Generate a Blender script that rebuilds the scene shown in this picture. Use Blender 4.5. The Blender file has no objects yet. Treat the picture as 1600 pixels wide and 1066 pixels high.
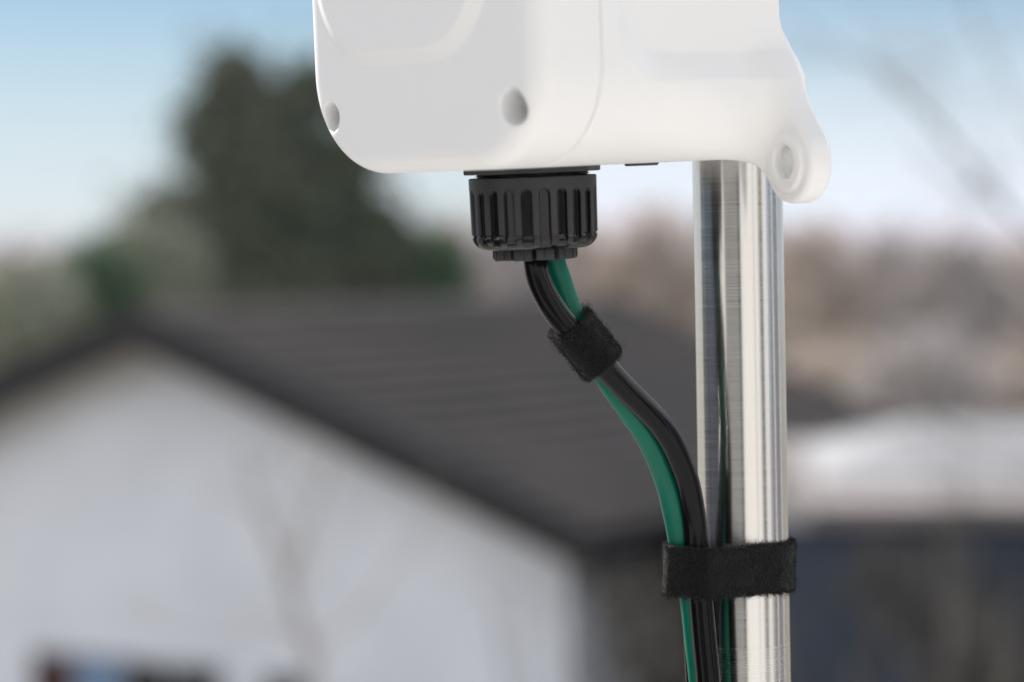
import bpy, math, random
import numpy as np
from mathutils import Vector, Matrix
random.seed(7)
RNG = np.random.default_rng(11)
R = math.radians
S = bpy.context.scene
COL = S.collection

# ------------------------------------------------------------------ camera
EYE = 5.6                      # the camera looks out from an upper floor
FPX = 1600 * 100 / 36.0        # focal length in photograph pixels
PITCH = math.atan(143 / FPX)   # slightly downwards
cd = bpy.data.cameras.new('camera')
cam = bpy.data.objects.new('camera', cd); COL.objects.link(cam)
cam.location = (0, 0, EYE)
cam.rotation_euler = (R(90) - PITCH, 0, 0)
cd.lens = 100; cd.sensor_width = 36; cd.sensor_fit = 'HORIZONTAL'
cd.clip_start = 0.05; cd.clip_end = 6000
cd.dof.use_dof = True
cd.dof.focus_distance = 1.095
cd.dof.aperture_fstop = 5.7
S.camera = cam

# ------------------------------------------------------------------ world, sun, exposure
SUN_AZ = R(-40)                # measured from +Y, negative is to the left
SUN_EL = R(40)
W = bpy.data.worlds.new('World'); S.world = W; W.use_nodes = True
nt = W.node_tree; nt.nodes.clear()
N = nt.nodes.new
sky = N('ShaderNodeTexSky'); sky.sky_type = 'NISHITA'; sky.sun_disc = False
sky.sun_elevation = SUN_EL; sky.sun_rotation = SUN_AZ
sky.air_density = 1.0; sky.dust_density = 0.35; sky.ozone_density = 2.2
bg = N('ShaderNodeBackground'); bg.inputs['Strength'].default_value = 0.10
out = N('ShaderNodeOutputWorld')
tc = N('ShaderNodeTexCoord'); mp = N('ShaderNodeMapping')
mp.inputs['Scale'].default_value = (1.0, 1.0, 3.2); mp.inputs['Location'].default_value = (0.35, 0.2, 0.45)
cl = N('ShaderNodeTexNoise'); cl.inputs['Scale'].default_value = 4.2; cl.inputs['Detail'].default_value = 6; cl.inputs['Roughness'].default_value = 0.5
rp = N('ShaderNodeValToRGB'); rp.color_ramp.elements[0].position = 0.42; rp.color_ramp.elements[1].position = 0.62
sep = N('ShaderNodeSeparateXYZ')
er = N('ShaderNodeMapRange'); er.inputs['From Min'].default_value = 0.125; er.inputs['From Max'].default_value = 0.0
er.interpolation_type = 'SMOOTHSTEP'; er.inputs['To Min'].default_value = 0.0; er.inputs['To Max'].default_value = 0.95
mul = N('ShaderNodeMath'); mul.operation = 'MULTIPLY'
mx = N('ShaderNodeMath'); mx.operation = 'MAXIMUM'
hz = N('ShaderNodeMath'); hz.operation = 'MULTIPLY'; hz.inputs[1].default_value = 0.62
mix = N('ShaderNodeMix'); mix.data_type = 'RGBA'
tint = N('ShaderNodeMix'); tint.data_type = 'RGBA'; tint.blend_type = 'MULTIPLY'; tint.inputs['Factor'].default_value = 1
SKY_TINT = (0.265, 0.35, 0.44, 1); CLOUD = (4.7, 5.0, 5.6, 1)
tint.inputs[7].default_value = SKY_TINT
mix.inputs[7].default_value = CLOUD
L = nt.links.new
L(tc.outputs['Generated'], mp.inputs['Vector']); L(mp.outputs['Vector'], cl.inputs['Vector'])
L(tc.outputs['Generated'], sep.inputs['Vector'])
bank = N('ShaderNodeMath'); bank.operation = 'MULTIPLY_ADD'; bank.inputs[1].default_value = 1.5   # the cloud bank lies to the right
L(sep.outputs['X'], bank.inputs[0]); L(cl.outputs['Fac'], bank.inputs[2]); L(bank.outputs[0], rp.inputs['Fac'])
L(sep.outputs['Z'], er.inputs['Value']); L(rp.outputs['Color'], mul.inputs[0]); L(er.outputs['Result'], mul.inputs[1])
L(er.outputs['Result'], hz.inputs[0]); L(mul.outputs[0], mx.inputs[0]); L(hz.outputs[0], mx.inputs[1])
L(sky.outputs['Color'], tint.inputs[6]); L(tint.outputs[2], mix.inputs[6]); L(mx.outputs[0], mix.inputs['Factor'])
hi = N('ShaderNodeMapRange'); hi.inputs['From Min'].default_value = 0.14; hi.inputs['From Max'].default_value = 0.45; hi.inputs['To Max'].default_value = 0.75
hi.interpolation_type = 'SMOOTHSTEP'; L(sep.outputs['Z'], hi.inputs['Value'])
mix2 = N('ShaderNodeMix'); mix2.data_type = 'RGBA'; mix2.inputs[7].default_value = (16.8, 16.8, 16.9, 1)
lo_ = N('ShaderNodeMapRange'); lo_.inputs['From Min'].default_value = 0.4; lo_.inputs['From Max'].default_value = 0.65; lo_.inputs['To Min'].default_value = 1.0; lo_.inputs['To Max'].default_value = 0.15
lo_.interpolation_type = 'SMOOTHSTEP'; L(sep.outputs['Z'], lo_.inputs['Value'])
hm = N('ShaderNodeMath'); hm.operation = 'MULTIPLY'; L(hi.outputs['Result'], hm.inputs[0]); L(lo_.outputs['Result'], hm.inputs[1])
L(hm.outputs[0], mix2.inputs['Factor']); L(mix.outputs[2], mix2.inputs[6])
L(mix2.outputs[2], bg.inputs['Color']); L(bg.outputs[0], out.inputs[0])

sl = bpy.data.lights.new('sun', 'SUN'); sl.energy = 4.2; sl.angle = R(0.6); sl.color = (1.0, 0.95, 0.87)
so = bpy.data.objects.new('sun', sl); COL.objects.link(so)
sd = Vector((math.sin(SUN_AZ) * math.cos(SUN_EL), math.cos(SUN_AZ) * math.cos(SUN_EL), math.sin(SUN_EL)))
so.rotation_euler = sd.to_track_quat('Z', 'Y').to_euler(); so.location = (0, 0, 30)
S.view_settings.view_transform = 'Standard'; S.view_settings.look = 'None'
S.view_settings.exposure = 0.95; S.view_settings.gamma = 1; S.view_settings.use_curve_mapping = False
S.cycles.use_denoising = True
S.cycles.max_bounces = 8; S.cycles.diffuse_bounces = 5; S.cycles.caustics_reflective = False

# ------------------------------------------------------------------ helpers
def at(px, py, Y):
    """world point on the sight line of a photograph pixel, at distance Y along +Y"""
    u = (px - 800) / FPX; v = (533 - py) / FPX
    d = Vector((u, math.cos(PITCH) + v * math.sin(PITCH), -math.sin(PITCH) + v * math.cos(PITCH)))
    return Vector((0, 0, EYE)) + d * (Y / d.y)

def put(name, me, mat, parent=None, smooth=True):
    o = bpy.data.objects.new(name, me); COL.objects.link(o)
    for m in (mat if isinstance(mat, (list, tuple)) else [mat]):
        me.materials.append(m)
    if smooth and len(me.polygons):
        me.polygons.foreach_set('use_smooth', [True] * len(me.polygons))
    if parent is not None: o.parent = parent
    return o

def mesh_np(name, v, f):
    me = bpy.data.meshes.new(name)
    me.from_pydata([tuple(map(float, p)) for p in v] if not isinstance(v, np.ndarray) else v.tolist(), [], f if isinstance(f, list) else f.tolist())
    me.update()
    return me

def tag(o, label=None, cat=None, group=None, kind=None):
    if label: o['label'] = label
    if cat: o['category'] = cat
    if group: o['group'] = group
    if kind: o['kind'] = kind
    return o

def empty(name, loc, rz=0.0):
    o = bpy.data.objects.new(name, None); COL.objects.link(o)
    o.location = loc; o.rotation_euler = (0, 0, rz); o.empty_display_size = 0.05
    return o

class MB:
    """collects shapes, then links them as one mesh"""
    def __init__(s): s.v = []; s.f = []
    def add(s, v, f):
        n = len(s.v); s.v += [tuple(p) for p in v]; s.f += [tuple(i + n for i in q) for q in f]
    def box(s, lo, hi, M=None):
        p = [Vector((x, y, z)) for x in (lo[0], hi[0]) for y in (lo[1], hi[1]) for z in (lo[2], hi[2])]
        if M is not None: p = [M @ q for q in p]
        s.add(p, [(0, 1, 3, 2), (4, 6, 7, 5), (0, 4, 5, 1), (2, 3, 7, 6), (0, 2, 6, 4), (1, 5, 7, 3)])
    def tube(s, pts, rad, n=8, cap=True):
        pts = [Vector(p) for p in pts]
        if not hasattr(rad, '__len__'): rad = [rad] * len(pts)
        V = []; prev = None
        for i, p in enumerate(pts):
            t = (pts[min(i + 1, len(pts) - 1)] - pts[max(i - 1, 0)]).normalized()
            a = t.cross(Vector((0.13, 0.2, 0.97))) if prev is None else prev - t * prev.dot(t)
            if a.length < 1e-2: a = t.cross(Vector((1, 0, 0)))
            a.normalize(); prev = a; b = t.cross(a)
            for k in range(n):
                w = 2 * math.pi * k / n
                V.append(p + (a * math.cos(w) + b * math.sin(w)) * rad[i])
        F = [(i * n + k, i * n + (k + 1) % n, (i + 1) * n + (k + 1) % n, (i + 1) * n + k) for i in range(len(pts) - 1) for k in range(n)]
        if cap:
            F.append(tuple(range(n))[::-1]); F.append(tuple((len(pts) - 1) * n + k for k in range(n)))
        s.add(V, F)
    def lathe(s, prof, n=64):
        V = [(r * math.cos(2 * math.pi * k / n), r * math.sin(2 * math.pi * k / n), z) for r, z in prof for k in range(n)]
        F = [(i * n + k, i * n + (k + 1) % n, (i + 1) * n + (k + 1) % n, (i + 1) * n + k) for i in range(len(prof) - 1) for k in range(n)]
        F.append(tuple(range(n))[::-1]); F.append(tuple((len(prof) - 1) * n + k for k in range(n)))
        s.add(V, F)
    def poly(s, pts): s.add(pts, [tuple(range(len(pts)))])
    def build(s, name, mat, parent=None, smooth=False, bevel=0.0):
        me = bpy.data.meshes.new(name); me.from_pydata(s.v, [], s.f); me.update()
        o = put(name, me, mat, parent, smooth)
        if bevel:
            b = o.modifiers.new('bevel', 'BEVEL'); b.width = bevel; b.segments = 3; b.limit_method = 'ANGLE'; b.angle_limit = R(40)
            me.polygons.foreach_set('use_smooth', [True] * len(me.polygons))
            b.harden_normals = False
        return o

def spline(P, n=12):
    P = [Vector(p) for p in P]; Q = [P[0] * 2 - P[1]] + P + [P[-1] * 2 - P[-2]]
    out = []
    for i in range(1, len(Q) - 2):
        a, b, c, d = Q[i - 1:i + 3]
        for k in range(n):
            t = k / n
            out.append(0.5 * ((2 * b) + (c - a) * t + (2 * a - 5 * b + 4 * c - d) * t * t + (3 * b - a - 3 * c + d) * t ** 3))
    out.append(P[-1]); return out

# ------------------------------------------------------------------ materials
def material(name, color, rough=0.6, metal=0.0, var=0.0, scale=8.0, bump=0.0, bscale=200.0, bdist=0.0005, spec=0.5, color2=None, coat=0.0, sss=0.0, trans=0.0, stretch=None):
    m = bpy.data.materials.new(name); m.use_nodes = True
    t = m.node_tree; b = t.nodes['Principled BSDF']; l = t.links.new
    b.inputs['Base Color'].default_value = (*color, 1); b.inputs['Roughness'].default_value = rough
    b.inputs['Metallic'].default_value = metal; b.inputs['Specular IOR Level'].default_value = spec
    b.inputs['Coat Weight'].default_value = coat
    if sss:
        b.inputs['Subsurface Weight'].default_value = sss; b.inputs['Subsurface Scale'].default_value = 0.004
        b.inputs['Subsurface Radius'].default_value = (1, 1, 1)
    co = t.nodes.new('ShaderNodeTexCoord'); src = co.outputs['Object']
    if stretch:
        mp = t.nodes.new('ShaderNodeMapping'); mp.inputs['Scale'].default_value = stretch; l(src, mp.inputs['Vector']); src = mp.outputs['Vector']
    if var or color2:
        n = t.nodes.new('ShaderNodeTexNoise'); n.inputs['Scale'].default_value = scale; n.inputs['Detail'].default_value = 5
        l(src, n.inputs['Vector'])
        r = t.nodes.new('ShaderNodeValToRGB'); r.color_ramp.elements[0].position = 0.35; r.color_ramp.elements[1].position = 0.65
        c2 = color2 or tuple(min(1, c * (1 + var)) for c in color); c1 = color if color2 else tuple(c * (1 - var) for c in color)
        r.color_ramp.elements[0].color = (*c1, 1); r.color_ramp.elements[1].color = (*c2, 1)
        l(n.outputs['Fac'], r.inputs['Fac']); l(r.outputs['Color'], b.inputs['Base Color'])
    if bump:
        n = t.nodes.new('ShaderNodeTexNoise'); n.inputs['Scale'].default_value = bscale; n.inputs['Detail'].default_value = 3
        l(src, n.inputs['Vector'])
        k = t.nodes.new('ShaderNodeBump'); k.inputs['Strength'].default_value = bump; k.inputs['Distance'].default_value = bdist
        l(n.outputs['Fac'], k.inputs['Height']); l(k.outputs['Normal'], b.inputs['Normal'])
    return m

M_white = material('moulded_white_plastic', (0.85, 0.85, 0.845), 0.40, bump=0.6, bscale=1100, bdist=0.00012, sss=0.15, spec=0.4)
M_plug = material('grey_white_plastic', (0.76, 0.78, 0.77), 0.5)
M_nut_matte = material('matte_black_nylon', (0.034, 0.034, 0.036), 0.5, spec=0.3, bump=0.5, bscale=2500, bdist=0.0001)
M_nut_gloss = material('glossy_black_nylon', (0.006, 0.006, 0.007), 0.14, spec=0.4, bump=0.25, bscale=260, bdist=0.0003, var=0.3, scale=300)
M_rubber = material('black_cable_jacket', (0.004, 0.004, 0.005), 0.14, spec=0.17, bump=0.12, bscale=500, bdist=0.0003)
M_green = material('green_cable_jacket', (0.001, 0.115, 0.075), 0.3, spec=0.22, bump=0.12, bscale=500, bdist=0.0003, var=0.06, scale=90)
M_strap = material('black_loop_fabric', (0.003, 0.0027, 0.0035), 0.9, bump=1.0, bscale=1500, bdist=0.0006, spec=0.2)
M_strap.node_tree.nodes['Principled BSDF'].inputs['Sheen Weight'].default_value = 0.15

def steel():
    m = bpy.data.materials.new('brushed_stainless_steel'); m.use_nodes = True
    t = m.node_tree; b = t.nodes['Principled BSDF']; l = t.links.new; n = t.nodes.new
    b.inputs['Metallic'].default_value = 1; b.inputs['Base Color'].default_value = (0.70, 0.69, 0.675, 1)
    b.inputs['Anisotropic'].default_value = 0.75; b.inputs['Anisotropic Rotation'].default_value = 0.25
    tg = n('ShaderNodeTangent'); tg.direction_type = 'RADIAL'; tg.axis = 'Z'; l(tg.outputs[0], b.inputs['Tangent'])
    co = n('ShaderNodeTexCoord'); mp = n('ShaderNodeMapping'); mp.inputs['Scale'].default_value = (12, 12, 2400)
    l(co.outputs['Object'], mp.inputs['Vector'])
    no = n('ShaderNodeTexNoise'); no.inputs['Scale'].default_value = 1; no.inputs['Detail'].default_value = 4
    l(mp.outputs[0], no.inputs['Vector'])
    mr = n('ShaderNodeMapRange'); mr.inputs['From Min'].default_value = 0.3; mr.inputs['From Max'].default_value = 0.7
    mr.inputs['To Min'].default_value = 0.17; mr.inputs['To Max'].default_value = 0.27
    l(no.outputs['Fac'], mr.inputs['Value'])
    cr = n('ShaderNodeValToRGB'); cr.color_ramp.elements[0].position = 0.3; cr.color_ramp.elements[1].position = 0.7
    cr.color_ramp.elements[0].color = (0.635, 0.625, 0.61, 1); cr.color_ramp.elements[1].color = (0.685, 0.675, 0.66, 1)
    l(no.outputs['Fac'], cr.inputs['Fac']); l(cr.outputs[0], b.inputs['Base Color'])
    # a clear film round the lower end: slightly rougher below its edge
    se = n('ShaderNodeSeparateXYZ'); l(co.outputs['Object'], se.inputs[0])
    fl = n('ShaderNodeMath'); fl.operation = 'LESS_THAN'; fl.inputs[1].default_value = FILM_Z
    l(se.outputs['Z'], fl.inputs[0])
    fm = n('ShaderNodeMath'); fm.operation = 'MULTIPLY_ADD'; fm.inputs[1].default_value = 0.03
    l(fl.outputs[0], fm.inputs[0]); l(mr.outputs[0], fm.inputs[2]); l(fm.outputs[0], b.inputs['Roughness'])
    return m

# ------------------------------------------------------------------ implicit modelling (surface nets)
def polygonise(F, lo, hi, h, name):
    ax = [np.arange(a, b + h, h) for a, b in zip(lo, hi)]
    X, Y, Z = np.meshgrid(*ax, indexing='ij', sparse=True)
    f = (F(X, Y, Z) + np.zeros((len(ax[0]), len(ax[1]), len(ax[2])))).astype(np.float32)
    neg = f < 0
    nx, ny, nz = f.shape
    c = np.zeros((nx - 1, ny - 1, nz - 1), np.int8)
    for i in (0, 1):
        for j in (0, 1):
            for k in (0, 1): c += neg[i:nx - 1 + i, j:ny - 1 + j, k:nz - 1 + k]
    act = (c > 0) & (c < 8)
    idx = np.full(act.shape, -1, np.int64); I = np.argwhere(act); idx[act] = np.arange(len(I))
    acc = np.zeros((len(I), 3)); cnt = np.zeros(len(I))
    for axn in range(3):
        o1, o2 = [a for a in range(3) if a != axn]
        for i in (0, 1):
            for j in (0, 1):
                off = [0, 0, 0]; off[o1] = i; off[o2] = j
                A = I + off; B = A.copy(); B[:, axn] += 1
                fa = f[A[:, 0], A[:, 1], A[:, 2]]; fb = f[B[:, 0], B[:, 1], B[:, 2]]
                m = (fa < 0) != (fb < 0)
                t = fa[m] / (fa[m] - fb[m]); p = A[m].astype(float); p[:, axn] += t
                acc[m] += p; cnt[m] += 1
    V = acc / cnt[:, None] * h + np.array(lo)
    e = 0.04
    for _ in range(4):
        x, y, z = V.T
        v = F(x, y, z)
        g = np.stack([F(x + e, y, z) - F(x - e, y, z), F(x, y + e, z) - F(x, y - e, z), F(x, y, z + e) - F(x, y, z - e)], 1) / (2 * e)
        st = v[:, None] * g / np.maximum((g * g).sum(1), 0.2)[:, None]
        V -= np.clip(st, -0.5 * h, 0.5 * h)
    Q = []
    for axn in range(3):
        o1, o2 = [(1, 2), (2, 0), (0, 1)][axn]
        sl_a = [slice(None)] * 3; sl_b = [slice(None)] * 3
        sl_a[axn] = slice(0, -1); sl_b[axn] = slice(1, None)
        for s_ in (sl_a, sl_b):
            s_[o1] = slice(1, -1); s_[o2] = slice(1, -1)
        a = neg[tuple(sl_a)]; b = neg[tuple(sl_b)]
        E = np.argwhere(a != b); flip = ~a[a != b]
        E = E + 0; E[:, o1] += 1; E[:, o2] += 1
        def cell(d1, d2):
            K = E.copy(); K[:, o1] -= d1; K[:, o2] -= d2
            return idx[K[:, 0], K[:, 1], K[:, 2]]
        q = np.stack([cell(1, 1), cell(0, 1), cell(0, 0), cell(1, 0)], 1)
        q[flip] = q[flip][:, ::-1]; Q.append(q)
    Q = np.concatenate(Q)
    return mesh_np(name, V * 0.001, Q)

def smin(a, b, k):
    h = np.clip(0.5 + 0.5 * (b - a) / k, 0, 1); return b + (a - b) * h - k * h * (1 - h)
def smax(a, b, k): return -smin(-a, -b, k)
def sstep(x, a, b):
    t = np.clip((x - a) / (b - a), 0, 1); return t * t * (3 - 2 * t)
def rrect(x, z, x0, x1, z0, z1, r):
    qx = np.abs(x - (x0 + x1) / 2) - (x1 - x0) / 2 + r; qz = np.abs(z - (z0 + z1) / 2) - (z1 - z0) / 2 + r
    return np.hypot(np.maximum(qx, 0), np.maximum(qz, 0)) + np.minimum(np.maximum(qx, qz), 0) - r

# box dimensions in mm: x width, y depth (0 = front face), z height (0 = bottom)
BW, BD, BH, BR = 137.0, 130.0, 200.0, 38.0
HW = BW / 2
def ramp_soft(t, m, k):   # 0 below 0, rises with slope 1, stays at m
    return smin(smax(t, np.zeros_like(t), k), m + np.zeros_like(t), k)
def box_sdf(x, y, z):
    d2 = rrect(x, z, -HW, HW, 0.0, BH, BR)
    dy = np.abs(y - BD / 2) - BD / 2
    r = 9.0
    d = np.hypot(np.maximum(d2 + r, 0), np.maximum(dy + r, 0)) + np.minimum(np.maximum(d2 + r, dy + r), 0) - r
    return d
EA = R(12)
EAR = (HW + 7.5, -1.6, 15.6)
EY0, EY1 = 112.5, 123.0
def ear2(x, z):
    cx, cz, r1 = EAR
    ax_, az = HW - 12.0, 26.0; r2 = 13.0
    # tapered capsule from inside the box corner to the ear
    bx, bz = cx - ax_, cz - az; L2 = bx * bx + bz * bz
    t = np.clip(((x - ax_) * bx + (z - az) * bz) / L2, 0, 1)
    return np.hypot(x - ax_ - bx * t, z - az - bz * t) - (r2 + (r1 - r2) * t)
def housing_sdf(x, y, z):
    y0 = y
    # the lower corners fill out towards the back
    Rv = BR - 15.0 * sstep(y, 55, 112)
    d2 = rrect(x, z, -HW, HW, 0.0, BH, Rv); dy = np.abs(y - BD / 2) - BD / 2; r = 4.0
    d = np.hypot(np.maximum(d2 + r, 0), np.maximum(dy + r, 0)) + np.minimum(np.maximum(d2 + r, dy + r), 0) - r
    ax_ = np.abs(x)
    # recess in the side, open to the back, with a sloping ledge below it
    q = rrect(y, z, 36.5, 400, 29.0 + 0 * z, BH - 28, 24.0)
    dep = ramp_soft(-q * 0.52, 5.8, 0.35)
    d = d + dep * sstep(ax_, HW - 26, HW - 16)
    # ear
    ca, sa = math.cos(EA), math.sin(EA); ec = (EY0 + EY1) / 2
    x, y = EAR[0] + (x - EAR[0]) * ca - (y - ec) * sa, ec + (x - EAR[0]) * sa + (y - ec) * ca
    e2 = ear2(x, z)
    ey = np.abs(y - ec) - (EY1 - EY0) / 2
    r = 2.5
    e = np.hypot(np.maximum(e2 + r, 0), np.maximum(ey + r, 0)) + np.minimum(np.maximum(e2 + r, ey + r), 0) - r
    d = smin(d, e, 15.0)
    rr = np.hypot(x - EAR[0], z - EAR[1])
    # boss ring and bolt hole on the ear
    d = smin(d, smax(rr - 11.2, np.abs(y - EY0 - 1.0) - 2.6, 1.0), 0.8)
    d = smax(d, -smax(rr - 6.4, y - (EY0 + 2.6), 0.8), 1.0)
    return smax(d, 29.25 - y0, 0.7)
PX0, PX1, PZ0 = -HW + 8.5, HW - 25.0, 39.0
HOLE = (HW - 15.8, 21.8, 6.6)
def cover_sdf(x, y, z):
    d = box_sdf(x, y, z)
    p = rrect(x, z, PX0, PX1, PZ0, BH - 34, 36.0)
    d = d - ramp_soft(-p * 0.58, 3.6, 0.3) * sstep(-y, -14, -8)
    for sx in (-1, 1):
        for hz_ in (HOLE[1], BH - HOLE[1]):
            rr = np.hypot(x - sx * (HOLE[0] + (1.8 if sx < 0 else 0)), z - hz_)
            d = smax(d, -smax(rr - HOLE[2] + (0.9 if sx < 0 else 0) + 0.05 * y, y - 22, 0.8), 0.8)
    return smax(d, y - 29.0, 0.7)

# ------------------------------------------------------------------ the white equipment box
TH = R(50); PHI = R(3.0); ROLL = R(0.0)
RB = Matrix.Rotation(-ROLL, 4, 'Y') @ Matrix.Rotation(-TH, 4, 'Z') @ Matrix.Rotation(PHI, 4, 'X')
corner = at(850, 263, 0.985)
box_org = corner - (RB.to_3x3() @ Vector((HW * 0.001, 0, 0)))
BM = Matrix.Translation(box_org) @ RB
box = empty('equipment_box', box_org); box.matrix_world = BM
tag(box, 'white moulded plastic equipment box clamped to the steel pole, cable gland underneath', 'equipment box')
GRID = 0.9
put('front_cover', polygonise(cover_sdf, (-HW - 3, -5, -3), (HW + 3, 33, BH + 3), GRID, 'front_cover'), M_white, box)
housing = put('rear_housing', polygonise(housing_sdf, (-HW - 3, 25, -18), (HW + 33, BD + 4, BH + 3), GRID, 'rear_housing'), M_white, box)
b = MB(); b.lathe([(0.1, 0), (5.9, 0), (6.5, 0.5), (6.5, 3)], 40)
plug = b.build('bolt_cap', M_plug, housing, True)
plug.data.transform(Matrix.Translation((EAR[0] * .001, (EY0 + EY1) / 2 * .001, EAR[1] * .001)) @ Matrix.Rotation(-EA, 4, 'Z') @ Matrix.Translation((0, (EY0 - EY1) / 2 * .001 + .0018, 0)) @ Matrix.Rotation(R(-90), 4, 'X') @ Matrix.Scale(0.001, 4))
# dark vent plug under the box
b = MB(); b.lathe([(6.5, 1.5), (6.5, -.4), (6, -1.0), (0.1, -1.0)], 40)
vp = b.build('vent_plug', M_nut_matte, box, True)
vp.data.transform(Matrix.Translation((0.027, 0.084, 0)) @ Matrix.Scale(0.001, 4))

# cable gland under the box: flange, threaded neck, fluted nut, clamp fingers
gl_target = at(832, 281, 1.076)
gloc = BM.inverted() @ gl_target; gx, gy = gloc.x * 1000, gloc.y * 1000
GR = 24.2
def gland_nut():
    n = 1320; prof = []       # (radius, z) down the outside, with a parameter for the flutes
    zs = list(np.linspace(-0.3, -22.0, 62))
    rows = [(GR - 5.5, -0.2, 0), (GR - 0.6, 0.0, 0)]
    for z in zs: rows.append((GR - 0.014 * (-z), z, 1))
    H = 27.4; rr = 6.2
    for k in range(1, 15):
        a = k / 14 * math.pi / 2
        rows.append((GR - 0.3 - rr * (1 - math.cos(a)), -22.0 - (H - 22.0) * math.sin(a), 2))
    rows += [(GR - 9, -H - 0.1, 3), (GR - 10.0, -H + 0.6, 3), (GR - 13, -H + 0.8, 3), (1, -H + 0.8, 3)]
    ang = np.arange(n) / n * 2 * np.pi
    NS = 22; ph = (ang / (2 * np.pi) * NS + 0.35) % 1 - 0.5
    arc = ph / NS * 2 * math.pi * GR         # mm from the slot's middle
    V = []; slotrow = []
    for r, z, k in rows:
        w = 2.1; top = -6.6
        if k in (1, 2) and z < -4.4:
            dz = max(0, z - top)
            s = np.abs(arc) - (math.sqrt(max(0, w * w - dz * dz)) if dz < w else 0)
            if dz >= w: s = np.full(n, 9.0)
        else: s = np.full(n, 9.0)
        m = np.clip(0.5 - s / 0.35, 0, 1)
        rib_end = z < -21.6
        depth = 1.9 * m
        if k == 2: depth = 1.9 * m * max(0, 1 - ((-z - 22) / 4.6)) + 0.55 * (1 - m) * 0
        if k >= 2: rad = np.full(n, r) - depth * 0.9
        else: rad = r - depth - (0.45 if rib_end else 0) * (1 - m)
        V.append(np.stack([rad * np.cos(ang), rad * np.sin(ang), np.full(n, z)], 1)); slotrow.append(m)
    V = np.concatenate(V); F = []; MI = []
    for i in range(len(rows) - 1):
        gl_ = rows[i][1] <= -21.2
        for k in range(n):
            F.append((i * n + k, (i + 1) * n + k, (i + 1) * n + (k + 1) % n, i * n + (k + 1) % n))
            MI.append(1 if (gl_ or (slotrow[i][k] > 0.45)) else 0)
    me = bpy.data.meshes.new('cable_gland'); me.from_pydata(V.tolist(), [], F); me.update()
    me.polygons.foreach_set('material_index', MI)
    return me
gland = put('cable_gland', gland_nut(), [M_nut_matte, M_nut_gloss], box)
GT = Matrix.Translation((gx * .001, gy * .001, -0.0034)) @ Matrix.Scale(0.001, 4)
gland.data.transform(GT)
b = MB()
n = 8; rr = GR / math.cos(math.pi / 8) * 1.0
prof = [(rr, 4.0), (rr, 1.7), (rr - 0.5, 1.3), (2, 1.3)]
V = [(r * math.cos(2 * math.pi * (k + .3) / n), r * math.sin(2 * math.pi * (k + .3) / n), z) for r, z in prof for k in range(n)]
b.add(V, [(i * n + k, (i + 1) * n + k, (i + 1) * n + (k + 1) % n, i * n + (k + 1) % n) for i in range(3) for k in range(n)] + [tuple(range(n))])
fl = b.build('flange', M_nut_matte, gland); fl.data.transform(GT)
b = MB(); b.lathe([(GR - 3.2, 1.5), (GR - 3.2, 0.9), (GR - 2.2, 0.6), (GR - 3.4, 0.3), (GR - 3.4, -1.0)], 90)
o = b.build('threaded_neck', M_nut_gloss, gland, True); o.data.transform(GT)
for k in range(11):
    b = MB(); a = 2 * math.pi * (k + .2) / 11
    b.box((11.6, -3.5, -31.2 - random.uniform(0, .5)), (15.6, 3.5, -26.0), Matrix.Rotation(a, 4, 'Z'))
    b.box((15.4, -0.5, -30.6), (16.2, 0.5, -26.0), Matrix.Rotation(a, 4, 'Z'))
    o = b.build('clamp_finger', M_nut_matte, gland, bevel=0.0005); o.data.transform(GT)
    o.data.update()
b = MB(); b.lathe([(11.9, -26.5), (11.9, -29.2), (1, -29.2)], 48)
o = b.build('rubber_seal', M_rubber, gland, True); o.data.transform(GT)

# ------------------------------------------------------------------ the steel pole
BALC = 4.02
PY = 1.130
p_top = at(1151, 200, PY); p_low = at(1166, 1066, PY)
pdir = (p_low - p_top).normalized()
PR = 0.5 * 140 / FPX * PY
base = p_top + pdir * ((p_top.z - BALC) / -pdir.z)
pole_len = (p_top - base).length + 0.10
FILM_Z = (at(1165, 1004, PY) - base).length
b = MB(); ns = 160
E4 = .000012
b.lathe([(PR + E4 - .002, 0), (PR + E4, .001), (PR + E4, .01), (PR + E4, FILM_Z - .001), (PR + E4, FILM_Z - .0001), (PR, FILM_Z), (PR, FILM_Z + .0008), (PR, pole_len - .01), (PR, pole_len - .001), (PR - .001, pole_len)], ns)
pole = b.build('steel_pole', steel(), None, True)
pole.location = base; pole.rotation_mode = 'QUATERNION'; pole.rotation_quaternion = (-pdir).to_track_quat('Z', 'Y')
tag(pole, 'upright brushed stainless steel pole carrying the white equipment box', 'pole')
def pole_at(py):
    t = (py - 200) / 866; return p_top.lerp(p_low, t)
# clamp behind the box that holds the pole (mostly hidden)
b = MB(); inv = BM.inverted()
cpt = inv @ (p_top + -pdir * 0.03)
b.box((cpt.x - .026, BD * .001 - .002, .045), (cpt.x + .018, cpt.y - PR * .9, .085))
b.build('pole_clamp', M_white, box)

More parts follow.
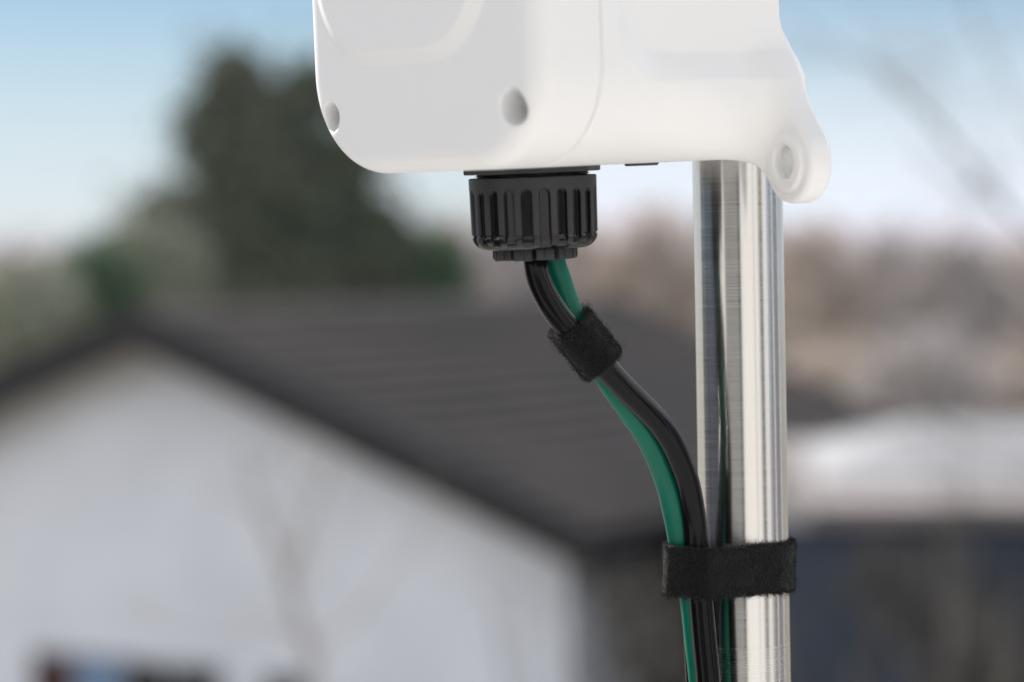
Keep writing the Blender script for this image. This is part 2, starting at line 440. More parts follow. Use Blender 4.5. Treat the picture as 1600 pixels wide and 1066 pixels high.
# ------------------------------------------------------------------ cables
CR = 0.0047
def lathe_tube(name, pts, r, mat, label, n=28, flat=1.0):
    m = MB(); m.tube(spline(pts, 14), r, n); o = m.build(name, mat, None, True)
    return o
gc = BM @ Vector((gx * .001, gy * .001, -.020))
gend = at(1150, 1066, 1.1)
black_pts = [at(834, 340, 1.074), at(836, 400, 1.072), at(846, 446, 1.070), at(876, 498, 1.070), at(922, 548, 1.072), at(972, 603, 1.076),
             at(1034, 668, 1.083), at(1069, 738, 1.091), at(1083, 800, 1.097), at(1089, 862, 1.099), at(1095, 930, 1.0985), at(1101, 1000, 1.0985), at(1107, 1066, 1.0985), at(1112, 1180, 1.0985)]
green_pts = [at(866, 340, 1.079), at(864, 400, 1.080), at(875, 440, 1.081), at(895, 495, 1.081), at(922, 540, 1.0815), at(955, 600, 1.083),
             at(1011, 682, 1.089), at(1041, 750, 1.096), at(1057, 815, 1.101), at(1067, 870, 1.104), at(1080, 930, 1.1065), at(1088, 1000, 1.108), at(1095, 1066, 1.108), at(1104, 1180, 1.108)]
back_pts = [at(850, 340, 1.089), at(852, 400, 1.090), at(862, 446, 1.090), at(885, 500, 1.0905), at(915, 548, 1.0905), at(950, 598, 1.092),
            at(1014, 682, 1.098), at(1052, 750, 1.106), at(1072, 815, 1.111), at(1080, 870, 1.114), at(1084, 930, 1.117), at(1085, 1000, 1.118), at(1088, 1066, 1.118), at(1095, 1180, 1.118)]
def tail(pts, y_off):   # run down along the pole to the ground
    p = pts[-1]; off = p - pole_at(1180)
    return pts + [pole_at(1180) + off + pdir * d for d in (0.03, 0.07, 0.14, 0.28, 0.5, 0.8, (pole_at(1180) + off).z - BALC - 0.006)]
for nm, pts, mt, lb, r in (('black_cable', black_pts, M_rubber, 'glossy black cable in front, curving from the gland to the steel pole', CR),
                           ('green_cable', green_pts, M_green, 'green cable curving beside the black ones under the white box', CR),
                           ('black_cable', back_pts, M_rubber, 'black cable mostly hidden behind the green one, only a thin edge showing', 0.0042)):
    o = lathe_tube(nm, tail(pts, 0), r, mt, lb); tag(o, lb, 'cable', 'cables hanging from the gland')

# ------------------------------------------------------------------ hook-and-loop straps
def hull_loop(circles, n=360, pad=0.0):
    out = []
    for k in range(n):
        a = 2 * math.pi * k / n; nx, ny = math.cos(a), math.sin(a)
        best = max(circles, key=lambda c: c[0] * nx + c[1] * ny + c[2])
        out.append((best[0] + (best[2] + pad) * nx, best[1] + (best[2] + pad) * ny))
    P = np.array(out); P2 = np.vstack([P, P[:1]]); d = np.r_[0, np.cumsum(np.hypot(*np.diff(P2, axis=0).T))]
    t = np.linspace(0, d[-1], n, endpoint=False)
    Q = np.stack([np.interp(t, d, P2[:, 0]), np.interp(t, d, P2[:, 1])], 1)
    for _ in range(3): Q = (np.roll(Q, 1, 0) + Q * 2 + np.roll(Q, -1, 0)) / 4
    return Q

def strap(name, origin, ex, ey, ez, circles, width, thick, fibres, label, seed, flare=0.0):
    rng = np.random.default_rng(seed)
    n = 420; C = hull_loop(circles, n, 0.0004)
    T = np.roll(C, -1, 0) - np.roll(C, 1, 0); T /= np.hypot(*T.T)[:, None]; Nn = np.stack([T[:, 1], -T[:, 0]], 1)
    if ((C - C.mean(0)) * Nn).sum() < 0: Nn = -Nn
    E = np.array([ex, ey, ez]).astype(float)     # rows: local axes in world
    prof = []                                    # (offset along normal, along width), closed
    m = 22
    for k in range(m + 1): prof.append((thick, -width / 2 + 0.0005 + (width - 0.001) * k / m))
    prof += [(thick * .85, width / 2), (thick * .3, width / 2 + .0001), (0, width / 2 - .0003)]
    for k in range(1, 6): prof.append((0, width / 2 - .0003 - (width - .0006) * k / 5))
    prof += [(thick * .3, -width / 2 - .0001), (thick * .85, -width / 2)]
    m2 = len(prof); V = np.zeros((n, m2, 3))
    for j, (o_, w_) in enumerate(prof):
        rough = rng.normal(0, 0.00007, n) if o_ > 0 else 0
        wav = 0.00035 * np.sin(np.arange(n) / n * 2 * np.pi * 3 + seed)
        V[:, j, :2] = C + Nn * (o_ + rough)[:, None] if o_ > 0 else C
        V[:, j, 2] = w_ + wav + (rng.normal(0, 0.00006, n))
    Wd = (V.reshape(-1, 3) @ E)
    F = [(i * m2 + j, ((i + 1) % n) * m2 + j, ((i + 1) % n) * m2 + (j + 1) % m2, i * m2 + (j + 1) % m2) for i in range(n) for j in range(m2)]
    vs = [Wd]; fs = F; base_i = len(Wd)
    # nylon loops standing off the fabric
    i = rng.integers(0, n, fibres); w_ = rng.uniform(-width / 2, width / 2, fibres)
    edge = rng.random(fibres) < 0.22
    w_[edge] = np.sign(w_[edge]) * width / 2
    P0 = np.stack([*(C[i] + Nn[i] * (thick * rng.uniform(.5, 1, fibres))[:, None]).T, w_], 1)
    nr = np.stack([*Nn[i].T, np.zeros(fibres)], 1)
    nr[edge] = nr[edge] * 0.5 + np.array([0, 0, 1]) * np.sign(w_[edge])[:, None]
    rd = rng.normal(0, 1, (fibres, 3)); d0 = nr + 0.55 * rd; d0 /= np.linalg.norm(d0, axis=1)[:, None]
    side = np.cross(d0, rng.normal(0, 1, (fibres, 3))); side /= np.linalg.norm(side, axis=1)[:, None]
    ln = rng.gamma(3.0, 0.00038, fibres)[:, None]
    K = 6; fr = 0.00007; pts = []
    for k in range(K):
        a = k / (K - 1) * 3.6
        pts.append(P0 + d0 * ln * math.sin(a) * 0.62 + side * ln * (1 - math.cos(a)) * 0.42 - nr * 0.0001)
    pts = np.stack(pts, 1)
    s2 = np.cross(side, d0); ring = [side, -0.5 * side + .87 * s2, -0.5 * side - .87 * s2]
    tub = np.stack([pts + r_[:, None, :] * fr for r_ in ring], 2).reshape(-1, 3)   # fibre, k, 3
    base = (np.arange(fibres) * K * 3)[:, None]
    for k in range(K - 1):
        for q in range(3):
            fs += (base + np.array([k * 3 + q, k * 3 + (q + 1) % 3, (k + 1) * 3 + (q + 1) % 3, (k + 1) * 3 + q]) + base_i).tolist()
    V = np.concatenate([Wd, tub @ E]) 
    me = bpy.data.meshes.new(name); me.from_pydata(V.tolist(), [], fs); me.update()
    me.polygons.foreach_set('material_index', [0] * len(F) + [1] * (len(fs) - len(F)))
    o = put(name, me, [M_strap, M_fibre]); o.location = origin
    tag(o, label, 'strap', 'hook and loop straps'); return o
M_fibre = material('nylon_loops', (0.42, 0.38, 0.46), 0.3, spec=1.0)
M_fibre.node_tree.nodes['Principled BSDF'].inputs['IOR'].default_value = 1.8

def frame_from(zdir, xhint):
    z = Vector(zdir).normalized(); x = (Vector(xhint) - z * Vector(xhint).dot(z)).normalized(); y = z.cross(x); return x, y, z
def crossing(pts, org, z):
    s = spline(pts, 30); best = min(s, key=lambda p: abs((p - org).dot(z))); return best
# lower strap, round the pole and the cables
org = pole_at(880)
xa, ya, za = frame_from(Vector((0.016, 0.0, 1.0)), (1, 0, 0))
cs = [(0, 0, PR)]
for pts, r in ((black_pts, CR), (green_pts, CR), (back_pts, .0042)):
    for w_ in (-.0095, 0, .0095):
        d = crossing(pts, org + za * w_, za) - org; cs.append((d.dot(xa), d.dot(ya), r))
strap('hook_and_loop_strap', org, xa, ya, za, cs, 0.0190, 0.0017, 15000, 'wider fuzzy black strap wrapped round the steel pole and the cables', 3)
# upper strap, round the cables only
a = crossing(black_pts, at(918, 543, 1.072), Vector((0.55, 0, -.83)).normalized())
zdir = (at(880, 497, 1.07) - at(946, 580, 1.074))
zz = Vector(zdir).normalized()
org = at(917, 537, 1.078)
xa, ya, za = frame_from(zz, (1, 0, 0.5))
cs = []
for pts, r in ((black_pts, CR), (green_pts, CR), (back_pts, .0042)):
    for w_ in (-.0095, 0, .0095):
        d = crossing(pts, org + za * w_, za) - org; cs.append((d.dot(xa), d.dot(ya), r))
print('upper strap circles', cs)
cx_ = max(c[0] for c in cs)
cs.append((cx_ + .0003, 0.0, .0042))
strap('hook_and_loop_strap', org, xa, ya, za, cs, 0.0190, 0.0018, 11500, 'short tilted fuzzy black strap bundling the cables just under the gland', 5)

# ==================================================================  SURROUNDINGS
M_render_w = material('white_render', (0.78, 0.79, 0.84), 0.85, var=0.05, scale=1.2, bump=0.3, bscale=60, bdist=0.004)
M_render_back = material('cream_render', (0.50, 0.49, 0.475), 0.85, var=0.04, scale=1.0, bump=0.3, bscale=60, bdist=0.004)
M_board = material('dark_painted_timber', (0.018, 0.016, 0.018), 0.6, var=0.2)
M_roof = material('dark_roof_tiles', (0.026, 0.0245, 0.026), 0.9, spec=0.12, scale=1.1, color2=(0.046, 0.041, 0.041))
M_pale_roof = material('pale_roof_sheet', (0.17, 0.148, 0.145), 0.7, var=0.3, scale=.9)
M_white_roof = material('white_roof_edge', (0.21, 0.212, 0.225), 0.7, var=0.3, scale=1.5)
M_slate = material('blue_grey_cladding', (0.024, 0.035, 0.056), 0.7, var=0.3, scale=2)
M_fence = material('weathered_fence_board', (0.10, 0.085, 0.075), 0.8, var=0.3, scale=4, stretch=(6, 6, 1))
M_glass = material('dark_window_glass', (0.010, 0.011, 0.013), 0.08)
M_curtain = material('blue_blind', (0.16, 0.26, 0.42), 0.6)
M_redc = material('dark_red_curtain', (0.05, 0.012, 0.010), 0.7)
M_concrete = material('pale_concrete', (0.55, 0.54, 0.535), 0.85, var=0.06, scale=2)
M_reflection_grey = material('reflection_panel_grey', (0.11, 0.108, 0.106), 0.8, var=0.2, scale=4, stretch=(1, 1, 8))  # for the added panels that grey the pole's reflection
M_frame = material('grey_window_frame', (0.25, 0.26, 0.28), 0.5)
M_bark = material('grey_brown_bark', (0.17, 0.15, 0.135), 0.9, var=0.25, scale=20, bump=.4, bscale=60, bdist=.004)
M_bark_dark = material('dark_shrub_bark', (0.07, 0.06, 0.052), 0.9, var=0.2, scale=20)
M_bark_pale = material('pale_young_bark', (0.42, 0.40, 0.38), 0.9, var=0.2, scale=20)
M_fir = material('dark_evergreen_needles', (0.10, 0.125, 0.085), 0.8, scale=0.7, color2=(0.20, 0.21, 0.155))
M_bush_g = material('green_bush_leaves', (0.09, 0.15, 0.08), 0.8, var=0.35, scale=0.8)
M_olive = material('olive_bush_leaves', (0.28, 0.29, 0.22), 0.85, var=0.3, scale=0.7)
M_dolive = material('dark_olive_leaves', (0.05, 0.045, 0.035), 0.85, var=0.35, scale=1.5)
M_twig = material('bare_twigs_brown', (0.56, 0.485, 0.43), 0.9, var=0.3, scale=0.5)
M_twig2 = material('bare_twigs_grey', (0.50, 0.46, 0.45), 0.9, var=0.3, scale=0.5)
M_ground = material('winter_garden_ground', (0.12, 0.115, 0.085), 0.95, scale=0.4, color2=(0.20, 0.17, 0.13))
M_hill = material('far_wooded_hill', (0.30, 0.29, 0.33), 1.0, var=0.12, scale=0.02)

# ground: one sheet to the horizon, rising into low wooded hills far off
def ground_mesh():
    xs = np.concatenate([-np.geomspace(3000, 10, 34), np.linspace(-8, 8, 9), np.geomspace(10, 3000, 34)])
    ys = np.concatenate([[-400, -200, -100, -50, -25, -12], np.linspace(0, 100, 21), np.geomspace(115, 3500, 30)])
    V = []; nx = len(xs)
    for y in ys:
        for x in xs:
            V.append((x, y, 0.12 * math.sin(x * .11) * math.sin(y * .09) * (1 if abs(y - 30) > 12 or abs(x) > 14 else 0)))
    F = [(j * nx + i, j * nx + i + 1, (j + 1) * nx + i + 1, (j + 1) * nx + i) for j in range(len(ys) - 1) for i in range(nx - 1)]
    return mesh_np('ground', V, F)
g = put('ground', ground_mesh(), M_ground); tag(g, kind='structure')
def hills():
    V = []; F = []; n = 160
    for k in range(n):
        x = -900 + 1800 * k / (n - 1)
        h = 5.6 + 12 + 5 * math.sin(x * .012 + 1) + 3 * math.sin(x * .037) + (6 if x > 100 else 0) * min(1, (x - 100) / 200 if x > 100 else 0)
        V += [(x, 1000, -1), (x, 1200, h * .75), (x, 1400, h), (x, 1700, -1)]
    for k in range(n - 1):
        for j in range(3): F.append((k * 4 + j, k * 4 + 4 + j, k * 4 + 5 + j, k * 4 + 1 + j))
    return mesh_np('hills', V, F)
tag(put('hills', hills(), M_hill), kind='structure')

# ---- the neighbouring gabled house
HS = empty('gabled_house', (0, 0, 0)); tag(HS, 'low house with white gable wall and dark roof, left of the pole', 'house')
ga = R(30); G = Vector(at(262, 520, 24)); G.z = 0
gdir = Vector((math.cos(ga), -math.sin(ga), 0)); rdir = Vector((math.sin(ga), math.cos(ga), 0))
HM = Matrix(((gdir.x, rdir.x, 0, G.x), (gdir.y, rdir.y, 0, G.y), (0, 0, 1, 0), (0, 0, 0, 1)))   # local: x along gable, y along ridge
hw = 3.86; ze = 3.42; za_ = 4.89; LEN = 7.6
def hp(x, y, z): return HM @ Vector((x, y, z))
b = MB()
sec = [(-hw, 0), (hw, 0), (hw, ze), (0, za_), (-hw, ze)]
fr = [hp(x, 0, z) for x, z in sec]; bk = [hp(x, LEN, z) for x, z in sec]
b.add(fr + bk, [(0, 1, 2, 3, 4), (9, 8, 7, 6, 5), (1, 0, 5, 6), (2, 1, 6, 7), (4, 9, 5, 0), (3, 2, 7, 8), (4, 3, 8, 9)])
wall = b.build('wall', M_render_w, HS)
b = MB(); sl_ = (za_ - ze) / hw; oh = .42; th = .20
for sx in (-1, 1):
    x1 = sx * (hw + oh); z1 = za_ - sl_ * (hw + oh)
    lo = [hp(0, -oh, za_ + .03), hp(x1, -oh, z1 + .03), hp(x1, LEN + oh, z1 + .03), hp(0, LEN + oh, za_ + .03)]
    hi = [p + Vector((0, 0, th)) for p in lo]
    if sx > 0: b.add(lo + hi, [(0, 1, 2, 3), (7, 6, 5, 4), (0, 4, 5, 1), (1, 5, 6, 2), (2, 6, 7, 3), (3, 7, 4, 0)])
    else: b.add(lo + hi, [(3, 2, 1, 0), (4, 5, 6, 7), (1, 5, 4, 0), (2, 6, 5, 1), (3, 7, 6, 2), (0, 4, 7, 3)])
# tile courses as shallow steps
for k in range(1, 15):
    x = k / 15 * (hw + oh); z = za_ - sl_ * x + .03 + th
    for sx in (-1, 1):
        q = [hp(sx * x, -oh, z), hp(sx * x, LEN + oh, z), hp(sx * (x + .06), LEN + oh, z - .0), hp(sx * (x + .06), -oh, z - .0)]
        q2 = [p + Vector((0, 0, .003)) for p in q]
        b.add(q + q2, [(4, 5, 6, 7), (0, 1, 5, 4), (2, 3, 7, 6), (1, 2, 6, 5), (3, 0, 4, 7)])
roof = b.build('roof', M_roof, HS)
b = MB()
for sx in (-1, 1):
    x1 = sx * (hw + oh + .02); z1 = za_ - sl_ * (hw + oh + .02)
    lo = [hp(0, -oh - .05, za_ - .10), hp(x1, -oh - .05, z1 - .10), hp(x1, -oh - .005, z1 - .10), hp(0, -oh - .005, za_ - .10)]
    hi = [p + Vector((0, 0, .36)) for p in lo]
    b.add(lo + hi, [(0, 1, 2, 3), (7, 6, 5, 4), (0, 4, 5, 1), (1, 5, 6, 2), (2, 6, 7, 3), (3, 7, 4, 0)])
b.build('barge_board', M_board, HS)
b = MB(); b.box((hw + oh - .02, -oh, ze - .28), (hw + oh + .10, LEN + oh, ze - .14), HM); b.build('gutter', M_board, HS)
def window(x0, x1, z0, z1, panes):
    b = MB(); b.box((x0, -.05, z0), (x1, .05, z1), HM); f = b.build('window', M_frame, HS)
    n_ = len(panes); w = (x1 - x0) / n_
    for k, m in enumerate(panes):
        b = MB(); b.box((x0 + k * w + .04, -.056, z0 + .05), (x0 + (k + 1) * w - .04, -.051, z1 - .05), HM); b.build('pane', m, f)
    b = MB(); b.box((x0 - .08, -.12, z0 - .06), (x1 + .08, -.051, z0 - .005), HM); b.build('sill', M_frame, f)
window(-1.46, .56, 1.05, 2.12, [M_redc, M_curtain, M_glass, M_glass])
window(1.0, 1.4, 1.05, 2.10, [M_glass])
# dark windows and door in the long side wall
for y0 in (1.2, 4.2):
    b = MB(); b.box((hw + .002, y0, .9), (hw + .05, y0 + 1.5, 2.1), HM); f = b.build('window', M_frame, HS)
    b = MB(); b.box((hw + .051, y0 + .06, .96), (hw + .056, y0 + 1.44, 2.04), HM); b.build('pane', M_glass, f)

# ---- building with a pale roof on the right
SH = empty('outbuilding', (0, 0, 0)); tag(SH, 'low dark building with pale flat-pitched roof, right of the pole', 'outbuilding')
A = at(1262, 800, 21); 
SM = Matrix.Translation((A.x, 21, 0)) @ Matrix.Rotation(R(4), 4, 'Z')
zt = A.z
b = MB(); b.box((-0.6, 0.15, 0), (6.5, 4.0, zt - .12), SM); b.build('wall', M_slate, SH)
b = MB()
v = [(0, 0, zt - .1), (7, 0, zt - .1), (7, 4.4, zt + .10), (0.15, 4.4, zt + .10)]; v = [SM @ Vector(p) for p in v]
v2 = [p + Vector((0, 0, .14)) for p in v]
b.add(v + v2, [(3, 2, 1, 0), (4, 5, 6, 7), (0, 1, 5, 4), (1, 2, 6, 5), (2, 3, 7, 6), (3, 0, 4, 7)])
b.build('roof', M_pale_roof, SH)
b = MB()
q = [SM @ Vector(p) for p in ((.35, 1.3, zt + .12), (8, 1.3, zt + .12), (8, 4.6, zt + .12), (.35, 4.6, zt + .12), (1.5, 3.0, zt + .50), (8, 3.0, zt + .50))]
b.add(q, [(0, 1, 5, 4), (2, 3, 4, 5), (3, 0, 4), (1, 2, 5), (3, 2, 1, 0)])
b.build('upper_roof', M_white_roof, SH)
for x0 in (.8, 2.6, 4.4):
    b = MB(); b.box((x0, .10, .9), (x0 + 1.2, .16, 1.9), SM); f = b.build('window', M_frame, SH)
    b = MB(); b.box((x0 + .06, .09, .96), (x0 + 1.14, .098, 1.84), SM); b.build('pane', M_glass, f)

# ------------------------------------------------------------------ vegetation
def cards(centres, size, rng, flat=0.0):
    n = len(centres); a = rng.normal(0, 1, (n, 3)); a /= np.linalg.norm(a, axis=1)[:, None]
    c = np.cross(a, rng.normal(0, 1, (n, 3))); c /= np.linalg.norm(c, axis=1)[:, None]
    s = size * rng.uniform(.6, 1.3, (n, 1))
    V = np.stack([centres - a * s, centres + c * s * .4, centres + a * s, centres - c * s * .4], 1).reshape(-1, 3)
    return V, (np.arange(n)[:, None] * 4 + np.arange(4)[None, :])
def crown_points(blobs, per, rng, shell=0.45):
    out = []
    for (c, r) in blobs:
        k = max(30, int(per * r[0] * r[2]))
        d = rng.normal(0, 1, (k, 3)); d /= np.linalg.norm(d, axis=1)[:, None]
        rad = rng.uniform(shell, 1.0, (k, 1)) ** .7
        lump = 1 + .18 * np.sin(d[:, :1] * 7 + c[0]) * np.cos(d[:, 2:] * 6)
        out.append(np.array(c) + d * rad * np.array(r) * lump)
    P = np.concatenate(out); k = rng.random(len(P)) < .25; P[k] += rng.normal(0, .055 * np.ptp(P[:, 0]), (k.sum(), 3)); return P
def limbs(mb, base, top, blobs, r0, n=9):
    base = Vector(base); top = Vector(top)
    tr = [base.lerp(top, t) + Vector((random.uniform(-.06, .06), random.uniform(-.06, .06), 0)) * (t > 0) for t in np.linspace(0, 1, 7)]
    mb.tube(tr, list(np.linspace(r0, r0 * .25, 7)), 8)
    for c, r in blobs[:n]:
        t = min(.85, max(.2, (c[2] - base.z) / max(.1, (top.z - base.z)) - .15)); s = base.lerp(top, t); e = Vector(c)
        m = s.lerp(e, .5) + Vector((0, 0, -.1)); mb.tube([s, m, e], [r0 * .35, r0 * .22, r0 * .08], 6)
def tree(name, label, cat, base, blobs, per, size, mleaf, mbark, r0, group, seed, shell=.45):
    rng = np.random.default_rng(seed)
    E = empty(name, base); bx = Vector(base)
    lb = [((c[0] - bx.x, c[1] - bx.y, c[2] - bx.z), r) for c, r in blobs]
    P = crown_points(lb, per, rng, shell); V, F = cards(P, size, rng)
    put('crown', mesh_np('crown', V, F), mleaf, E, False)
    topz = max(c[2] + r[2] * .5 for c, r in lb); tx = sum(c[0] for c, r in lb) / len(lb)
    mb = MB(); limbs(mb, (0, 0, 0), (tx, 0, topz), lb, r0); mb.build('trunk', mbark, E, True)
    tag(E, label, cat, group); return E
def pxblob(px, py, Y, rx, rz, dy=None):
    p = at(px, py, Y); k = Y / FPX
    return ((p.x, p.y + (dy or 0), p.z), (rx * k, rx * k * .8, rz * k))

# the big evergreen behind the house
Y = 44
bl = [pxblob(360, 125, Y, 52, 56), pxblob(325, 205, Y, 60, 60), pxblob(262, 335, Y, 60, 42), pxblob(215, 390, Y, 60, 42), pxblob(430, 195, Y, 70, 70), pxblob(485, 140, Y, 52, 56, .5), pxblob(540, 250, Y, 62, 60), pxblob(395, 270, Y, 100, 80),
      pxblob(500, 330, Y, 105, 80), pxblob(370, 360, Y, 130, 70), pxblob(290, 370, Y, 62, 62), pxblob(600, 370, Y, 58, 50), pxblob(470, 410, Y, 150, 60), pxblob(440, 470, Y, 190, 60), pxblob(610, 440, Y, 90, 60)]
tree('evergreen_tree', 'tall dark evergreen with a lumpy crown rising behind the white gabled house', 'tree', (at(430, 400, Y).x, Y, 0), bl, 5200, .10, M_fir, M_bark, .28, 'trees and bushes beyond the houses', 21, .2)
Y = 38
bushes = [('evergreen_bush', 'round green bush left of the tall evergreen, above the gable peak', M_bush_g, (145, 425), (80, 62), 36),
          ('evergreen_bush', 'small green bush right of the tall evergreen, over the dark roof', M_bush_g, (690, 395), (48, 48), 42),
          ('olive_bush', 'olive brown bush at the left edge above the roof slope', M_olive, (40, 470), (95, 75), 34),
          ('olive_bush', 'olive bush at the foot of the tall evergreen, its left side', M_olive, (235, 415), (95, 80), 39)]
for i, (nm, lb, m, (x, y), (rx, rz), Y) in enumerate(bushes):
    bl = [pxblob(x, y, Y, rx, rz), pxblob(x - rx * .5, y + 40, Y, rx * .7, rz * .8, .4), pxblob(x + rx * .5, y + 35, Y, rx * .7, rz * .8, -.4), pxblob(x, y + 90, Y, rx, rz)]
    tree(nm, lb, 'bush', (at(x, y, Y).x, Y, 0), bl, 3800, .07, m, M_bark, .08, 'trees and bushes beyond the houses', 40 + i, .2)
# bare deciduous trees: a line of twiggy crowns
bare = [(30, 425, 64, 105, 60, 1, 'leftmost of the bare twiggy trees, low on the left horizon'),
        (690, 400, 66, 70, 70, 0, 'bare tree showing between the tall evergreen and the gland'),
        (790, 385, 60, 85, 70, 1, 'bare twiggy tree right below the cable gland, beyond the roof'),
        (905, 400, 70, 95, 66, 0, 'bare twiggy tree seen between the gland and the pole, nearer the gland'),
        (1020, 385, 64, 90, 76, 0, 'bare brown tree just left of the steel pole, beyond the roof'),
        (1140, 380, 72, 95, 64, 1, 'bare tree mostly hidden behind the steel pole'),
        (1270, 400, 62, 90, 68, 0, 'bare brown tree just right of the steel pole, below the ear of the box'),
        (1385, 405, 70, 90, 62, 1, 'greyish bare tree second to the right of the pole'),
        (1490, 415, 60, 95, 66, 1, 'greyish bare tree third to the right of the pole'),
        (1590, 425, 66, 90, 64, 0, 'rightmost bare brown tree at the edge of the view')]
for i, (x, y, Y, rx, rz, k, lb) in enumerate(bare):
    random.seed(90 + i)
    bl = [pxblob(x, y, Y, rx * .8, rz), pxblob(x - rx * .5, y + 70, Y, rx * .7, rz, .8), pxblob(x + rx * .5, y + 60, Y, rx * .7, rz, -.8), pxblob(x, y + 130, Y, rx, rz), pxblob(x + 20, y + 200, Y, rx, rz)]
    tree('bare_tree', lb, 'tree', (at(x, y, Y).x, Y, 0), bl, 900, .13, (M_twig, M_twig2)[k], M_bark, .16, 'bare trees along the skyline', 60 + i, .1)
# thickets in front of the tree line on the right
th_ = [(1300, 580, 44, 120, 62, M_twig, 'brown thicket right of the pole above the pale roof'), (1450, 560, 40, 110, 66, M_twig2, 'grey brown thicket above the right part of the pale roof'),
       (1580, 590, 42, 100, 60, M_twig, 'brown thicket at the right edge above the pale roof'),
       (1440, 880, 17.5, 130, 50, M_dolive, 'low olive bush in front of the dark outbuilding wall'), (1560, 1010, 17, 120, 70, M_dolive, 'brownish bush at the bottom right corner'),
       (1000, 930, 18.5, 80, 60, M_dolive, 'olive bush by the corner of the white gable wall')]
for i, (x, y, Y, rx, rz, m, lb) in enumerate(th_):
    random.seed(120 + i)
    bl = [pxblob(x, y, Y, rx * .8, rz), pxblob(x - rx * .5, y + 40, Y, rx * .6, rz, .3), pxblob(x + rx * .5, y + 50, Y, rx * .6, rz, -.3), pxblob(x, y + 90, Y, rx, rz)]
    tree('thicket', lb, 'bush', (at(x, y, Y).x, Y, 0), bl, 1500 if Y > 30 else 3500, .08 if Y > 30 else .035, m, M_bark, .05, 'thickets between the houses', 140 + i, .1)

def grow(mb, p, d, length, r, depth, rng):
    pts = [p]; rad = [r]; q = Vector(p); d = Vector(d).normalized()
    for k in range(5):
        d = (d + Vector(rng.normal(0, .10, 3))).normalized(); q = q + d * length / 5; pts.append(q.copy()); rad.append(r * (1 - .14 * (k + 1)))
    mb.tube(pts, rad, 6 if depth else 4)
    if depth <= 0: return
    for k in range(4):
        i = 2 + int(rng.integers(0, 4)); nd = (d + Vector(rng.normal(0, .55, 3))).normalized()
        grow(mb, pts[min(i, 5)], nd, length * rng.uniform(.45, .7), rad[min(i, 5)] * .6, depth - 1, rng)
# young bare tree in front of the gable wall
rng = np.random.default_rng(5)
base_ = at(490, 1066, 13); E = empty('sapling', (base_.x, 13, 0)); tag(E, 'pale bare sapling with two forking stems in front of the white gable wall', 'tree')
o_ = Vector((base_.x, 13, 0)); mb = MB()
for path, r0 in (([(488, 1066), (462, 960), (440, 880), (400, 780), (382, 700)], .034), ([(450, 920), (470, 840), (500, 770), (520, 700)], .028),
                 ([(488, 1066), (560, 960), (640, 850), (700, 790)], .014), ([(488, 1066), (470, 1000), (300, 990), (200, 960)], .010)):
    pp = [at(x, y, 13) - o_ for x, y in path]
    if path[0][1] == 1066: pp = [Vector((0, 0, 0)), Vector((0, 0, (at(488, 1066, 13).z) * .6))] + pp[0:]
    s_ = spline(pp, 5); mb.tube(s_, list(np.linspace(r0, r0 * .35, len(s_))), 7)
    for k in range(3, len(s_) - 1, 3):
        grow(mb, s_[k], Vector((rng.normal(0, 1), rng.normal(0, .7), 1.0)), .28, r0 * .3, 1, rng)
mb.build('stem', M_bark_pale, E, True)
# bare tree just outside the right edge whose branches reach into the sky
rng = np.random.default_rng(9)
bx_ = at(1820, 700, 9); E = empty('bare_tree', (bx_.x, 9, 0)); o_ = Vector((bx_.x, 9, 0))
tag(E, 'near bare tree at the right edge with thin branches reaching across the sky', 'tree')
mb = MB(); mb.tube([Vector((0, 0, 0)), Vector((.02, 0, 3)), at(1800, 560, 9) - o_, at(1790, 200, 9) - o_, at(1800, -300, 9) - o_], [.11, .09, .07, .05, .02], 10)
mb.build('trunk', M_bark, E, True)
mb = MB()
for path, r0 in (([(1800, 560), (1700, 440), (1590, 345), (1480, 225), (1400, 130), (1360, 80)], .013), ([(1800, 500), (1690, 330), (1600, 180), (1530, 40), (1500, -40)], .007),
                 ([(1800, 620), (1690, 560), (1600, 480), (1500, 410), (1440, 380)], .009), ([(1590, 345), (1540, 300), (1500, 290), (1420, 250)], .006), ([(1480, 225), (1455, 150), (1440, 90)], .005),
                 ([(1800, 700), (1690, 680), (1560, 700), (1450, 650), (1380, 560)], .009)):
    s_ = spline([at(x, y, 9) - o_ + Vector((0, random.uniform(-.15, .15) * (k > 0), 0)) for k, (x, y) in enumerate(path)], 5)
    mb.tube(s_, list(np.linspace(r0, r0 * .3, len(s_))), 6)
    for k in range(3, len(s_) - 1, 2): grow(mb, s_[k], Vector((rng.normal(-.5, .7), rng.normal(0, .5), rng.normal(.5, .6))), .40, r0 * .3, 1, rng)
mb.build('branch', M_bark, E, True)

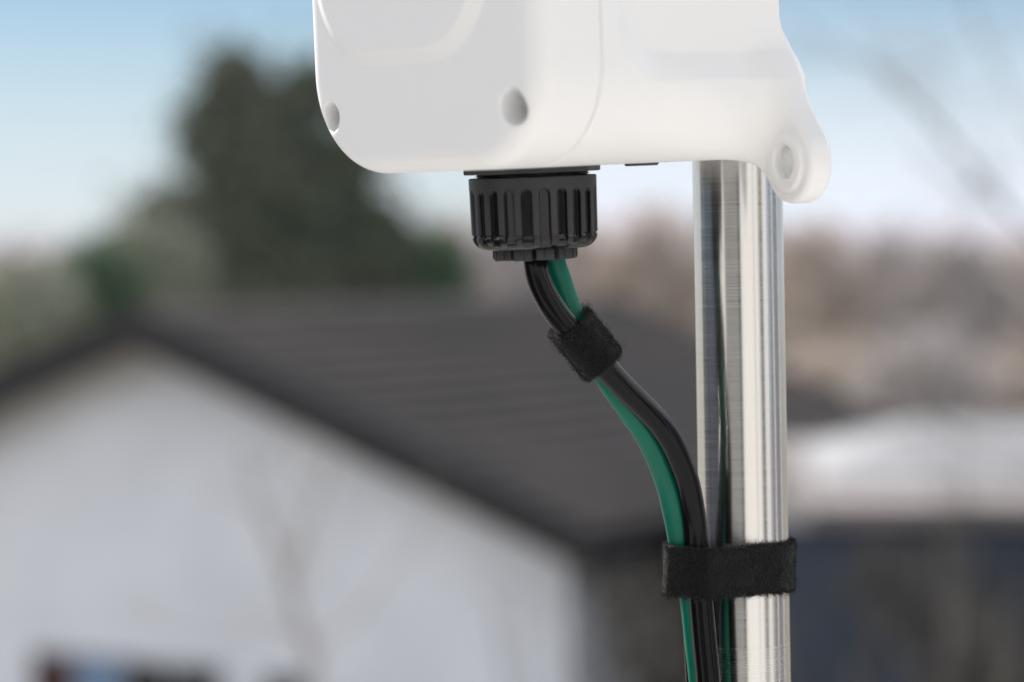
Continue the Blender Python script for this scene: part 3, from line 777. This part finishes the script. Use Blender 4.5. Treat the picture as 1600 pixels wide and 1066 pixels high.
rng = np.random.default_rng(31)
for i, (px_, top, Y, lb) in enumerate(((1330, 560, 15, 'thin bare shrub of upright twigs in front of the pale roof, nearer the pole'), (1500, 540, 14, 'thin bare shrub of upright twigs in front of the pale roof, near the right edge'),
                                   (1600, 600, 16, 'thin bare shrub of twigs cut by the right edge'), (985, 760, 15, 'thin bare shrub of twigs by the corner of the white gable wall'), (1420, 840, 13, 'low bare shrub before the dark outbuilding wall, its twigs below the pale roof'))):
    bx_ = at(px_, 1000, Y); E = empty('bare_shrub', (bx_.x, Y, 0)); tag(E, lb, 'shrub', 'bare shrubs in the garden')
    mb = MB(); o_ = Vector((bx_.x, Y, 0)); h = at(px_, top, Y).z
    for k in range(6):
        e = Vector((rng.normal(0, .55), rng.normal(0, .25), h * rng.uniform(.75, 1.0)))
        s_ = spline([(rng.normal(0, .04), rng.normal(0, .04), 0), e * .5 + Vector((rng.normal(0, .08), 0, 0)), e], 6)
        mb.tube(s_, list(np.linspace(.014, .005, len(s_))), 5)
        for q in range(5, len(s_) - 1, 2): grow(mb, s_[q], Vector((rng.normal(0, .7), rng.normal(0, .5), 1.0)), .5, .0045, 1, rng)
    mb.build('stem', M_bark if i in (1, 4) else M_bark_dark, E, True)

# ------------------------------------------------------------------ the house the camera stands at (behind the camera; fittings added for reflections and bounce light)
BK = empty('apartment_house', (0, 0, 0)); tag(BK, 'cream rendered house behind the viewpoint, mirrored in the steel pole', 'house')
b = MB(); b.box((-9, -3.2, 0), (9, -2.8, 9)); b.build('wall', M_render_back, BK)
b = MB(); b.box((4.5, -2.80, 4.05), (6.6, -2.74, 6.4)); f = b.build('reflection_door', M_frame, BK)  # unseen; placed as the grey band beside the pole's bright reflection
b = MB(); b.box((4.6, -2.74, 4.15), (6.5, -2.735, 6.3)); b.build('pane', M_glass, f)
b = MB(); b.box((-3.3, -2.80, 4.05), (-.45, -2.72, 6.6)); b.build('reflection_back_panel', M_reflection_grey, BK)  # unseen panel added as a mid-grey band mirrored in the pole
b = MB(); b.box((-.45, -2.80, 4.05), (.05, -2.70, 6.6)); f = b.build('reflection_window', M_frame, BK)  # unseen; put straight behind the camera for a dark reflection
b = MB(); b.box((-.41, -2.70, 4.15), (.01, -2.695, 6.5)); b.build('pane', M_glass, f)
for x0, m_ in ((2.6, M_frame),):
    b = MB(); b.box((x0, -2.80, 4.05), (x0 + .22, -2.76, 6.6)); b.build('reflection_grey_post', m_, BK)  # unseen strip added to break up the bright band on the pole
b = MB(); b.tube([(4.2, -2.72, 0), (4.2, -2.72, 9)], .05, 12); b.build('reflection_pipe', M_board, BK, True)  # unseen pipe added as a thin dark line in the pole's reflection
b = MB(); b.box((-4.5, -2.8, 3.78), (6, 2.3, 4.0)); b.build('bounce_slab', M_concrete, BK)  # unseen slab added to bounce sunlight up onto the box
b = MB()
for k in range(16): b.box((-2.5, -.12 + k * .158, 4.02), (-2.46, -.12 + k * .158 + .15, 5.8))
b.build('reflection_dark_screen', M_board, BK)  # unseen screen added to mirror as a dark band on the pole's left
b = MB(); b.box((3.0, .55, 4.02), (3.04, 2.6, 5.8)); b.build('reflection_side_panel', M_reflection_grey, BK)  # unseen panel added to darken the pole's right-hand reflection
for (x, y) in ((2.1, .35), (2.1, 1.15), (2.1, 2.0)):
    b = MB(); b.box((x - .035, y - .035, 4.0), (x + .035, y + .035, 6.4)); b.build('reflection_line_post', M_render_w, BK)  # unseen posts added as thin bright lines in the pole's reflection
print('script done')
